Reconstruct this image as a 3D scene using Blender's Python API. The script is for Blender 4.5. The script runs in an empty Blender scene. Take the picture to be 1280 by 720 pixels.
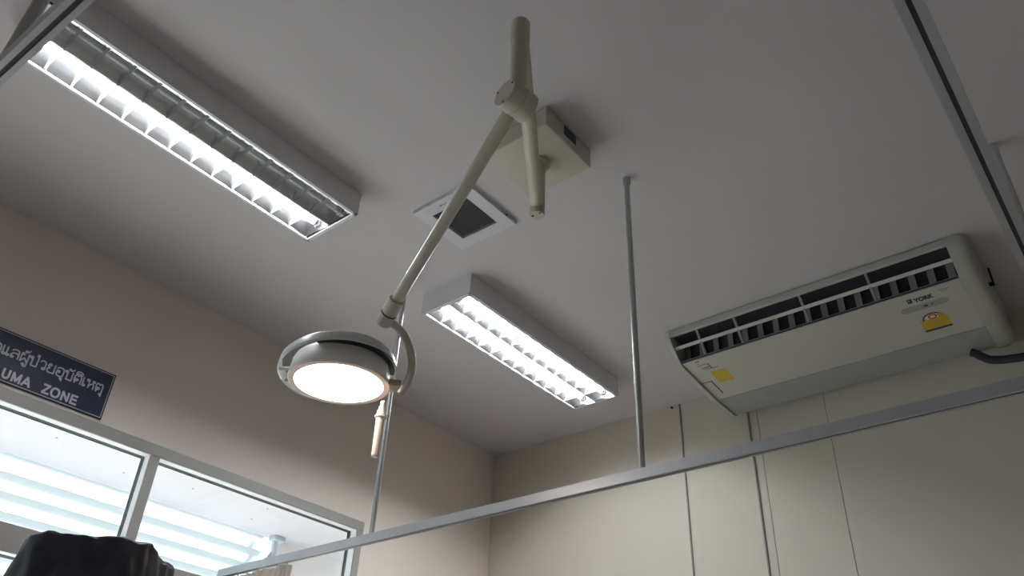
import bpy, bmesh, math, random
from mathutils import Vector, Matrix, noise

# ------------------------------------------------------------------ camera
S = 2.12           # metres per survey unit (the ceiling is one unit above the lens)
CZ = 1.15          # height of the lens above the floor
def W(x, y, z):    # survey coordinates -> metres
    return Vector((x * S, y * S, z * S + CZ))

scene = bpy.context.scene
cam_data = bpy.data.cameras.new('camera')
cam = bpy.data.objects.new('camera', cam_data)
scene.collection.objects.link(cam)
scene.camera = cam
cam_data.sensor_width = 36.0
cam_data.lens = 36.0 * 1013.83 / 1280.0
cam_data.clip_start = 0.02
cam.matrix_world = Matrix(((0.78026, -0.62424, 0, 0), (0, 0, 0, 0), (0, 0, 0, 0), (0, 0, 0, 1)))
right = Vector((0.78026153, 0.6242384, 0.03896611))
down = Vector((-0.32658939, 0.45976595, -0.82580545))
fwd = Vector((-0.53341476, 0.63161831, 0.56260733))
m = Matrix.Identity(4)
for r in range(3):
    m[r][0] = right[r]; m[r][1] = -down[r]; m[r][2] = -fwd[r]
m[0][3], m[1][3], m[2][3] = 0, 0, CZ
cam.matrix_world = m

# ------------------------------------------------------------------ world and exposure
world = bpy.data.worlds.new('overcast_daylight')
scene.world = world
world.use_nodes = True
bg = world.node_tree.nodes['Background']
bg.inputs[0].default_value = (0.86, 0.95, 1.0, 1)
bg.inputs[1].default_value = 3.3

sun_data = bpy.data.lights.new('sun', 'SUN')
sun_data.energy = 12.5; sun_data.angle = math.radians(1.5); sun_data.color = (1.0, 0.97, 0.93)
sun = bpy.data.objects.new('sun', sun_data); scene.collection.objects.link(sun)
sun.rotation_euler = Vector((0.68, 0.06, -0.73)).to_track_quat('-Z', 'Y').to_euler()

scene.view_settings.view_transform = 'Standard'
scene.view_settings.look = 'None'
scene.view_settings.gamma = 1
scene.view_settings.use_curve_mapping = False
scene.view_settings.exposure = 0.0

TUBE = 110.0        # strength of the fluorescent tubes
LAMP = 22.0        # strength of the examination lamp

# ------------------------------------------------------------------ materials
def principled(name, col, rough=0.5, metal=0.0, spec=0.5, bump=0.0, bscale=60.0, var=0.0, vscale=3.0, detail=4.0):
    mt = bpy.data.materials.new(name)
    mt.use_nodes = True
    nt = mt.node_tree
    b = nt.nodes['Principled BSDF']
    b.inputs['Base Color'].default_value = (*col, 1)
    b.inputs['Roughness'].default_value = rough
    b.inputs['Metallic'].default_value = metal
    b.inputs['Specular IOR Level'].default_value = spec
    tc = nt.nodes.new('ShaderNodeTexCoord')
    if var:
        n = nt.nodes.new('ShaderNodeTexNoise')
        n.inputs['Scale'].default_value = vscale
        n.inputs['Detail'].default_value = detail
        nt.links.new(tc.outputs['Object'], n.inputs['Vector'])
        mp = nt.nodes.new('ShaderNodeMapRange')
        mp.inputs['From Min'].default_value = 0.3; mp.inputs['From Max'].default_value = 0.7
        mp.inputs['To Min'].default_value = 1 - var; mp.inputs['To Max'].default_value = 1 + var
        nt.links.new(n.outputs['Fac'], mp.inputs['Value'])
        mx = nt.nodes.new('ShaderNodeVectorMath'); mx.operation = 'SCALE'
        mx.inputs[0].default_value = col
        nt.links.new(mp.outputs['Result'], mx.inputs['Scale'])
        nt.links.new(mx.outputs['Vector'], b.inputs['Base Color'])
    if bump:
        n2 = nt.nodes.new('ShaderNodeTexNoise')
        n2.inputs['Scale'].default_value = bscale; n2.inputs['Detail'].default_value = 3
        nt.links.new(tc.outputs['Object'], n2.inputs['Vector'])
        bp = nt.nodes.new('ShaderNodeBump')
        bp.inputs['Strength'].default_value = bump; bp.inputs['Distance'].default_value = 0.002
        nt.links.new(n2.outputs['Fac'], bp.inputs['Height'])
        nt.links.new(bp.outputs['Normal'], b.inputs['Normal'])
    return mt

def emitter(name, col, strength):
    mt = bpy.data.materials.new(name)
    mt.use_nodes = True
    nt = mt.node_tree
    nt.nodes.clear()
    e = nt.nodes.new('ShaderNodeEmission')
    e.inputs[0].default_value = (*col, 1); e.inputs[1].default_value = strength
    o = nt.nodes.new('ShaderNodeOutputMaterial')
    nt.links.new(e.outputs[0], o.inputs[0])
    return mt

def glass_mat():
    mt = bpy.data.materials.new('window_glass')
    mt.use_nodes = True
    nt = mt.node_tree
    nt.nodes.clear()
    t = nt.nodes.new('ShaderNodeBsdfTransparent'); t.inputs[0].default_value = (0.95, 0.98, 0.98, 1)
    g = nt.nodes.new('ShaderNodeBsdfGlossy'); g.inputs['Roughness'].default_value = 0.03
    f = nt.nodes.new('ShaderNodeFresnel'); f.inputs[0].default_value = 1.45
    ge = nt.nodes.new('ShaderNodeNewGeometry')     # same reflectance on either face of the thin pane
    mr = nt.nodes.new('ShaderNodeMapRange')
    mr.inputs['To Min'].default_value = 1.45; mr.inputs['To Max'].default_value = 1 / 1.45
    nt.links.new(ge.outputs['Backfacing'], mr.inputs['Value']); nt.links.new(mr.outputs['Result'], f.inputs[0])
    x = nt.nodes.new('ShaderNodeMixShader')
    o = nt.nodes.new('ShaderNodeOutputMaterial')
    nt.links.new(f.outputs[0], x.inputs[0]); nt.links.new(t.outputs[0], x.inputs[1])
    nt.links.new(g.outputs[0], x.inputs[2]); nt.links.new(x.outputs[0], o.inputs[0])
    return mt

def translucent_mat(name, col, amount):
    mt = bpy.data.materials.new(name)
    mt.use_nodes = True
    nt = mt.node_tree
    nt.nodes.clear()
    d = nt.nodes.new('ShaderNodeBsdfDiffuse'); d.inputs[0].default_value = (*col, 1)
    t = nt.nodes.new('ShaderNodeBsdfTranslucent'); t.inputs[0].default_value = (*col, 1)
    x = nt.nodes.new('ShaderNodeMixShader'); x.inputs[0].default_value = amount
    o = nt.nodes.new('ShaderNodeOutputMaterial')
    nt.links.new(d.outputs[0], x.inputs[1]); nt.links.new(t.outputs[0], x.inputs[2])
    nt.links.new(x.outputs[0], o.inputs[0])
    return mt

M = dict(
    ceiling=principled('ceiling_paint', (0.575, 0.548, 0.565), 0.85, spec=0.2, bump=0.15, bscale=25, var=0.02, vscale=1.5),
    wall=principled('beige_wall_paint', (0.74, 0.66, 0.60), 0.8, spec=0.25, bump=0.12, bscale=40, var=0.02, vscale=2),
    panel=principled('cream_wall_board', (0.60, 0.55, 0.475), 0.55, spec=0.4, bump=0.05, bscale=15, var=0.02, vscale=2),
    joint=principled('dark_joint', (0.16, 0.14, 0.12), 0.8),
    joint_strip=principled('grey_joint_strip', (0.22, 0.21, 0.20), 0.5),
    floor=principled('terrazzo_floor', (0.63, 0.615, 0.60), 0.4, var=0.08, vscale=60, detail=8),
    steel=principled('white_enamelled_steel', (0.74, 0.72, 0.75), 0.45, var=0.01),
    mirror=principled('louvre_aluminium', (0.78, 0.79, 0.81), 0.21, metal=1.0),
    blade=principled('satin_louvre_blade', (0.70, 0.71, 0.73), 0.38, metal=0.8),
    alu=principled('anodised_aluminium', (0.44, 0.44, 0.46), 0.38, metal=0.55, bump=0.05, bscale=200, var=0.03, vscale=20),
    slot_shade=principled('rail_slot_shadow', (0.06, 0.06, 0.06), 0.6),
    bead=principled('daylit_reveal_white', (0.86, 0.87, 0.88), 0.5),
    frame=principled('window_frame_coating', (0.33, 0.315, 0.295), 0.5, metal=0.1, var=0.02),
    gasket=principled('window_gasket', (0.10, 0.11, 0.12), 0.6),
    rod=principled('satin_steel_tube', (0.46, 0.46, 0.46), 0.35, metal=0.45, var=0.03, vscale=15),
    arm=principled('cream_powder_coat', (0.52, 0.495, 0.41), 0.33, spec=0.5, var=0.015),
    head=principled('grey_lamp_shell', (0.80, 0.78, 0.75), 0.4, spec=0.5, var=0.01),
    ring=principled('pale_grey_ring', (0.60, 0.61, 0.60), 0.3),
    rim_glow=principled('lamp_rim_painted_glow', (0.86, 0.66, 0.56), 0.45),  # glow of the lens painted into the rim colour
    black=principled('black_rubber', (0.02, 0.02, 0.022), 0.5, var=0.1),
    foam=principled('black_foam_lagging', (0.018, 0.018, 0.025), 0.75, bump=0.3, bscale=90),
    bag=principled('black_plastic_film', (0.010, 0.010, 0.016), 0.36, spec=0.22, bump=0.9, bscale=22, var=0.2, vscale=8),
    handle=principled('ivory_handle_plastic', (0.80, 0.72, 0.65), 0.4),
    acshell=principled('ac_ivory_shell', (0.52, 0.51, 0.455), 0.42, spec=0.4, var=0.01),
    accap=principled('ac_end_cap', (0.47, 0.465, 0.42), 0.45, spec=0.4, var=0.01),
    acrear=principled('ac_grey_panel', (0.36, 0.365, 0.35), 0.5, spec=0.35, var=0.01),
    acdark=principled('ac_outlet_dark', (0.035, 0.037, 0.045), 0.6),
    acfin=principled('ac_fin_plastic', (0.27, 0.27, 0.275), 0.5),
    acfinvane=principled('ac_vane_plastic', (0.62, 0.62, 0.60), 0.4),
    yellow=principled('yellow_sticker', (0.58, 0.42, 0.03), 0.5, var=0.05, vscale=40),
    orange=principled('orange_sticker', (0.55, 0.33, 0.07), 0.5),
    white=principled('white_print', (0.72, 0.70, 0.66), 0.5),
    red=principled('red_print', (0.40, 0.09, 0.05), 0.5),
    pink=principled('pink_indicator', (0.52, 0.30, 0.27), 0.5),
    grey=principled('grey_strip_print', (0.34, 0.34, 0.315), 0.5),
    ink=principled('dark_print', (0.03, 0.03, 0.06), 0.5),
    navy=principled('navy_sign_board', (0.009, 0.013, 0.040), 0.4, spec=0.3, var=0.08, vscale=12),
    signink=principled('silver_grey_sign_lettering', (0.50, 0.50, 0.53), 0.5),
    fan=principled('fan_white_plastic', (0.62, 0.61, 0.645), 0.45, var=0.01),
    grille=principled('grille_wire_grey', (0.11, 0.11, 0.12), 0.5),
    fandark=principled('fan_duct_dark', (0.02, 0.02, 0.03), 0.7),
    label=principled('dark_rating_label', (0.05, 0.06, 0.075), 0.45, var=0.3, vscale=60),
    curtain=principled('beige_curtain_cloth', (0.62, 0.55, 0.48), 0.9, bump=0.3, bscale=200, var=0.06, vscale=12),
    tube_on=emitter('lit_fluorescent_tube', (0.93, 0.97, 1.0), TUBE),
    tube_off=principled('unlit_fluorescent_tube', (0.42, 0.43, 0.46), 0.2),
    lens_on=emitter('lit_lamp_lens', (1.0, 0.84, 0.70), LAMP),
    glass=glass_mat(),
    soffit=principled('white_soffit_paint', (0.54, 0.525, 0.565), 0.8, spec=0.2, var=0.03, vscale=1.5),
    stain=principled('soffit_stain', (0.22, 0.21, 0.22), 0.9),
    slat=translucent_mat('translucent_louvre_sheet', (0.74, 0.78, 0.80), 0.5),
    outwall=principled('outside_wall_paint', (0.68, 0.655, 0.65), 0.8, spec=0.2, var=0.02),
    ground=principled('pale_concrete', (0.62, 0.60, 0.57), 0.9, spec=0.2, var=0.06),
    slatedge=principled('slat_edge_grey', (0.13, 0.17, 0.19), 0.7),
    bracket=principled('galvanised_bracket', (0.45, 0.52, 0.56), 0.5, var=0.1, vscale=30),
)

# ------------------------------------------------------------------ helpers
def obj(name, bm, mat, parent=None, smooth=False):
    me = bpy.data.meshes.new(name)
    bmesh.ops.recalc_face_normals(bm, faces=bm.faces)
    bm.to_mesh(me); bm.free()
    if smooth:
        for p in me.polygons: p.use_smooth = True
        me.set_sharp_from_angle(angle=math.radians(40))
    if mat: me.materials.append(M[mat])
    o = bpy.data.objects.new(name, me)
    scene.collection.objects.link(o)
    if parent: child_of(o, parent)
    return o

def child_of(o, parent):
    o.parent = parent
    bpy.context.view_layer.update() if False else None
    o.matrix_parent_inverse = world_of(parent).inverted()

def world_of(o):
    mw = o.matrix_basis.copy()
    if o.parent: mw = world_of(o.parent) @ o.matrix_parent_inverse @ mw
    return mw

def thing(name, label, cat, loc, group=None):
    o = bpy.data.objects.new(name, None)
    o.empty_display_size = 0.05
    scene.collection.objects.link(o)
    o.location = loc
    return tag(o, label, cat, group)

def tag(o, label, cat, group=None):
    o['label'] = label; o['category'] = cat
    if group: o['group'] = group
    return o

def struct(o):
    o['kind'] = 'structure'
    return o

def box(bm, a, b):
    a, b = Vector(a), Vector(b)
    lo = Vector((min(a[i], b[i]) for i in range(3))); hi = Vector((max(a[i], b[i]) for i in range(3)))
    v = [bm.verts.new((x, y, z)) for x in (lo.x, hi.x) for y in (lo.y, hi.y) for z in (lo.z, hi.z)]
    for f in ((0, 1, 3, 2), (4, 6, 7, 5), (0, 4, 5, 1), (2, 3, 7, 6), (0, 2, 6, 4), (1, 5, 7, 3)):
        bm.faces.new([v[i] for i in f])
    return v

def bevbox(a, b, w=0.003, seg=2):
    bm = bmesh.new(); box(bm, a, b)
    bmesh.ops.bevel(bm, geom=list(bm.edges), offset=w, segments=seg, affect='EDGES', profile=0.5)
    return bm

def frame_of(d, hint=Vector((0, 0, 1))):
    d = d.normalized()
    u = d.cross(hint)
    if u.length < 1e-3: u = d.cross(Vector((1, 0, 0)))
    u.normalize(); v = u.cross(d).normalized()
    return u, v

def tube(bm, p, q, r, r2=None, n=24, cap=True):
    p, q = Vector(p), Vector(q); r2 = r if r2 is None else r2
    u, v = frame_of(q - p)
    A = [bm.verts.new(p + (u * math.cos(t) + v * math.sin(t)) * r) for t in (2 * math.pi * k / n for k in range(n))]
    B = [bm.verts.new(q + (u * math.cos(t) + v * math.sin(t)) * r2) for t in (2 * math.pi * k / n for k in range(n))]
    for k in range(n):
        bm.faces.new((A[k], A[(k + 1) % n], B[(k + 1) % n], B[k]))
    if cap: bm.faces.new(A[::-1]); bm.faces.new(B)

def lathe(bm, origin, axis, prof, n=48):
    """prof: (distance along the axis, radius) pairs; closed at both ends."""
    origin = Vector(origin); axis = Vector(axis).normalized(); u, v = frame_of(axis)
    rings = []
    for h, r in prof:
        if r < 1e-6: rings.append([bm.verts.new(origin + axis * h)]); continue
        rings.append([bm.verts.new(origin + axis * h + (u * math.cos(t) + v * math.sin(t)) * r)
                      for t in (2 * math.pi * k / n for k in range(n))])
    for a, b in zip(rings, rings[1:]):
        for k in range(n):
            j = (k + 1) % n
            if len(a) == 1 and len(b) == 1: continue
            if len(a) == 1: bm.faces.new((a[0], b[k], b[j]))
            elif len(b) == 1: bm.faces.new((a[k], a[j], b[0]))
            else: bm.faces.new((a[k], a[j], b[j], b[k]))
    if len(rings[0]) > 1: bm.faces.new(rings[0][::-1])
    if len(rings[-1]) > 1: bm.faces.new(rings[-1])

def catmull(pts, sub=6):
    P = [Vector(p) for p in pts]; P = [P[0] * 2 - P[1]] + P + [P[-1] * 2 - P[-2]]
    out = []
    for i in range(1, len(P) - 2):
        for k in range(sub):
            t = k / sub
            a, b, c, d = P[i - 1], P[i], P[i + 1], P[i + 2]
            out.append(0.5 * ((2 * b) + (c - a) * t + (2 * a - 5 * b + 4 * c - d) * t * t + (3 * b - a - 3 * c + d) * t ** 3))
    out.append(P[-2])
    return out

def pipe(bm, pts, r, n=16, sub=6):
    C = catmull(pts, sub)
    u, v = frame_of(C[1] - C[0])
    rings = []
    for i, c in enumerate(C):
        d = (C[min(i + 1, len(C) - 1)] - C[max(i - 1, 0)]).normalized()
        u = (u - d * u.dot(d)).normalized(); v = d.cross(u)
        rr = r(i / (len(C) - 1)) if callable(r) else r
        rings.append([bm.verts.new(c + (u * math.cos(t) + v * math.sin(t)) * rr) for t in (2 * math.pi * k / n for k in range(n))])
    for a, b in zip(rings, rings[1:]):
        for k in range(n):
            j = (k + 1) % n
            bm.faces.new((a[k], a[j], b[j], b[k]))
    bm.faces.new(rings[0][::-1]); bm.faces.new(rings[-1])

def prism(bm, poly, d):
    """poly: list of 3D points (one flat outline), d: extrusion vector."""
    A = [bm.verts.new(Vector(p)) for p in poly]; B = [bm.verts.new(Vector(p) + Vector(d)) for p in poly]
    n = len(A)
    for k in range(n): bm.faces.new((A[k], A[(k + 1) % n], B[(k + 1) % n], B[k]))
    bm.faces.new(A[::-1]); bm.faces.new(B)

def text_bm(body, size, mat4, depth=0.0008, bold=0.0, width=None, spacing=1.0):
    cu = bpy.data.curves.new('lettering', 'FONT')
    cu.body = body; cu.size = size; cu.extrude = depth; cu.offset = bold
    cu.space_character = spacing
    cu.resolution_u = 4
    to = bpy.data.objects.new('lettering', cu)
    scene.collection.objects.link(to)
    dg = bpy.context.evaluated_depsgraph_get()
    me = bpy.data.meshes.new_from_object(to.evaluated_get(dg))
    bm = bmesh.new(); bm.from_mesh(me)
    bpy.data.objects.remove(to); bpy.data.meshes.remove(me); bpy.data.curves.remove(cu)
    if bm.verts and width:
        xs = [v.co.x for v in bm.verts]; x0, x1 = min(xs), max(xs)
        for v in bm.verts: v.co.x = (v.co.x - x0) * width / (x1 - x0)
    bm.transform(mat4)
    return bm

def basis(o, x, y, z):
    m = Matrix.Identity(4)
    for r in range(3): m[r][0] = x[r]; m[r][1] = y[r]; m[r][2] = z[r]; m[r][3] = o[r]
    return m

# ------------------------------------------------------------------ room shell
XL = -1.582 * S; YB = 1.8335 * S; ZC = S + CZ
XR = 2.9; YF = -2.8
WT = 0.075
def wb(name, a, b, mat, *more):
    bm = bmesh.new(); box(bm, a, b)
    for p, q in more: box(bm, p, q)
    return struct(obj(name, bm, mat))
wb('floor', (XL - WT, YF - .15, -0.12), (XR + .15, YB + .15, 0), 'floor')
wb('ceiling', (XL - WT, YF - .15, ZC), (XR + .15, YB + .15, ZC + 0.15), 'ceiling')
wb('wall_right', (XR, YF - .15, 0), (XR + .15, YB + .15, ZC), 'wall')
wb('wall_front', (XL - WT, YF - .15, 0), (XR, YF, ZC), 'wall')
# left wall with the window opening
WY0, WY1 = -0.40 * S, 1.337 * S
WZ0, WZ1 = -0.12 * S + CZ, 0.650 * S + CZ
wb('wall_left', (XL - WT, YF, 0), (XL, WY0, ZC), 'wall',
   ((XL - WT, WY1, 0), (XL, YB, ZC)), ((XL - WT, WY0, 0), (XL, WY1, WZ0)), ((XL - WT, WY0, WZ1), (XL, WY1, ZC)))
# back wall: backing with the boards on it
wback = wb('wall_back', (XL - WT, YB, 0), (XR, YB + .15, ZC), 'joint')
edges = [XL, -0.9255 * S, -0.737 * S, -0.7135 * S, -0.5435 * S, -0.02 * S, 0.50 * S, 1.02 * S, XR]
for i in range(len(edges) - 1):
    g = 0.0035
    x0 = edges[i] + (0 if i == 0 else g); x1 = edges[i + 1] - (0 if i == len(edges) - 2 else g)
    if i in (2, 3): x0 = edges[i] + .0012
    if i in (2, 3, 4): x0 = edges[i] + .0012
    if i in (2, 3): x1 = edges[i + 1] - .0012
    th = 0.018 if i != 2 else 0.014
    bm = bevbox((x0, YB - th + .018, 0), (x1, YB + .001, ZC), 0.001, 1)
    for v in bm.verts: v.co.y -= .018
    obj('panel', bm, 'panel', wback)
# slim metal strips at the two wide joints
for x in (-0.9255, -0.737):
    bm = bmesh.new(); box(bm, (x * S - .004, YB - .024, 0), (x * S + .004, YB - .001, ZC - 0.004))
    obj('joint_strip', bm, 'joint_strip', wback)
bm = bmesh.new(); tube(bm, (-.946 * S - .004, YB - .03, ZC - .014), (-.946 * S - .004, YB - .016, ZC - .014), .006, n=10)
obj('screw_plug', bm, 'black', wback)

# ------------------------------------------------------------------ window
fx0, fx1 = XL - 0.070, XL + 0.006
win = bmesh.new()
def U3(y, z): return y * S, z * S + CZ
bars = [(WY0, WY1, .627 * S + CZ, WZ1), (WY0, WY1, WZ0, -0.095 * S + CZ),
        (1.317 * S, WY1, WZ0, WZ1), (WY0, WY0 + .045, WZ0, WZ1),
        (WY0, WY1, .379 * S + CZ, .425 * S + CZ),
        (.748 * S, .769 * S, WZ0, WZ1), (.190 * S, .211 * S, WZ0, WZ1)]
wroot = None
for i, (y0, y1, z0, z1) in enumerate(bars):
    bm = bevbox((fx0, y0, z0), (fx1 - .0005 * i, y1, z1), 0.0015, 1)
    if i == 0: wroot = struct(obj('window_1', bm, 'frame'))
    else: obj('transom' if i == 4 else 'mullion' if i > 4 else 'frame_bar', bm, 'frame', wroot)
gx = XL - 0.060
cols = [(WY0 + .045, .190 * S), (.211 * S, .748 * S), (.769 * S, 1.317 * S)]
rows = [(-0.095 * S + CZ, .379 * S + CZ), (.425 * S + CZ, .627 * S + CZ)]
for (y0, y1) in cols:
    for (z0, z1) in rows:
        bm = bmesh.new(); box(bm, (gx - .003, y0, z0), (gx + .003, y1, z1)); obj('pane', bm, 'glass', wroot)
        bm = bmesh.new(); w = .0045
        for a, b in (((y0, z0), (y1, z0 + w)), ((y0, z1 - w), (y1, z1)), ((y0, z0 + w), (y0 + w, z1 - w)), ((y1 - w, z0 + w), (y1, z1 - w))):
            box(bm, (gx + .004, a[0], a[1]), (gx + .013, b[0], b[1]))
        obj('gasket', bm, 'gasket', wroot)
        bm = bmesh.new(); w = .0015
        for a, b in (((y0, z0), (y1, z0 + w)), ((y0, z1 - w), (y1, z1)), ((y0, z0 + w), (y0 + w, z1 - w)), ((y1 - w, z0 + w), (y1, z1 - w))):
            box(bm, (gx + .0135, a[0], a[1]), (fx1 - .008, b[0], b[1]))
        obj('daylit_reveal_strip', bm, 'bead', wroot)  # white lining paints the daylight that falls on the frame reveal
        bm = bmesh.new(); w = .007    # sash bead behind the gasket
        for a, b in (((y0, z0), (y1, z0 + w)), ((y0, z1 - w), (y1, z1)), ((y0, z0 + w), (y0 + w, z1 - w)), ((y1 - w, z0 + w), (y1, z1 - w))):
            box(bm, (gx - .007, a[0], a[1]), (gx - .004, b[0], b[1]))
        obj('sash_bead', bm, 'frame', wroot)

# daylight portal in the window opening (guides the world light, adds none)
pl = bpy.data.lights.new('window_portal', 'AREA'); pl.shape = 'RECTANGLE'
pl.size = WY1 - WY0; pl.size_y = WZ1 - WZ0; pl.cycles.is_portal = True
po = bpy.data.objects.new('window_portal', pl); scene.collection.objects.link(po)
po.matrix_world = basis(((XL - WT - .01), (WY0 + WY1) / 2, (WZ0 + WZ1) / 2), (0, 1, 0), (0, 0, 1), (1, 0, 0))

# outside: soffit over the walkway, louvred screen, end wall, bracket
SX = -2.045 * S; SZ = .70 * S + CZ
soff = wb('soffit_outside', (SX - .02, -1.6, SZ), (XL - WT, YB + 1.2, SZ + .12), 'soffit')
random.seed(4)
for px, py, l, a in ((-1.86, .52, .075, .9), (-1.80, .56, .02, .2), (-1.90, .48, .02, .1), (-1.86, .66, .02, .4), (-1.88, 1.02, .018, 0.3), (-1.80, .94, .015, 1.2), (-1.84, 1.22, .02, .1), (-1.95, 1.25, .015, .5), (-1.93, .86, .014, .5)):
    bm = bmesh.new(); n = 10
    top = [bm.verts.new((px * S + math.cos(t) * l * random.uniform(.5, 1) * math.cos(a) * .5 - math.sin(t) * .006 * math.sin(a),
                         py * S + math.cos(t) * l * random.uniform(.5, 1) * math.sin(a) * .5 + math.sin(t) * .006 * math.cos(a), SZ - .0012))
           for t in (2 * math.pi * k / n for k in range(n))]
    f = bm.faces.new(top); r = bmesh.ops.extrude_face_region(bm, geom=[f])
    for v in r['geom']:
        if isinstance(v, bmesh.types.BMVert): v.co.z += .001
    obj('paint_flake', bm, 'stain', soff)
wb('wall_outside', (SX - .12, 1.415 * S, 0), (SX, YB + 1.2, SZ), 'outwall')
wb('ground_outside', (SX - 3.0, -3.0, -.25), (XL - WT, YB + 2.4, -.10), 'ground')

scr = thing('louvre_screen', 'pale translucent horizontal louvre screen outside the window, under the white soffit', 'louvre', (SX, .5 * S, SZ - .001))
k = 0
z = SZ - .006
for k in range(9):
    zt = SZ - .006 - k * .0905
    bm = bmesh.new()
    prism(bm, [(SX + .010, -1.5, zt), (SX + .012, -1.5, zt - .004), (SX - .050, -1.5, zt - .082), (SX - .053, -1.5, zt - .080)], (0, 1.362 * S + 1.5, 0))
    so = obj('slat', bm, 'slat', scr)
    bm = bmesh.new(); box(bm, (SX - .048, -1.5, zt - .0845), (SX - .0445, 1.362 * S, zt - .0795)); obj('slat_edge', bm, 'slatedge', so)
for y in (-1.2, .22 * S, 1.33 * S):
    bm = bmesh.new(); box(bm, (SX - .080, y, SZ - .83), (SX - .056, y + .03, SZ - .002)); obj('upright', bm, 'bracket', scr)

br = thing('outdoor_bracket_post', 'slim pale metal post with a slanting brace under the soffit outside', 'bracket', W(-2.02, 1.385, .699))
c = W(-2.02, 1.388, .70)
bm = bevbox((c.x - .015, c.y - .015, c.z - 1.9), (c.x + .015, c.y + .015, c.z - .03), .003, 1); obj('post', bm, 'bracket', br)
bm = bevbox((c.x - .035, c.y - .03, c.z - .03), (c.x + .035, c.y + .05, c.z), .005, 1); obj('head_plate', bm, 'bracket', br)
bm = bmesh.new(); tube(bm, c + Vector((0, -.012, -.10)), c + Vector((0, -.14, -.30)), .010, n=10); obj('brace', bm, 'bracket', br)
bm = bmesh.new(); tube(bm, c + Vector((0, -.012, -.28)), c + Vector((0, -.14, -.30)), .007, n=10); obj('brace', bm, 'bracket', br)

# ------------------------------------------------------------------ ceiling light fixtures
FW, FL, FH = 0.300, 0.5815 * S, 0.106
def sweep_y(bm, prof, y0, y1, th=0.001):
    A = [bm.verts.new((x, y0, z)) for x, z in prof]; B = [bm.verts.new((x, y1, z)) for x, z in prof]
    for k in range(len(prof) - 1): bm.faces.new((A[k], A[k + 1], B[k + 1], B[k]))

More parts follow.
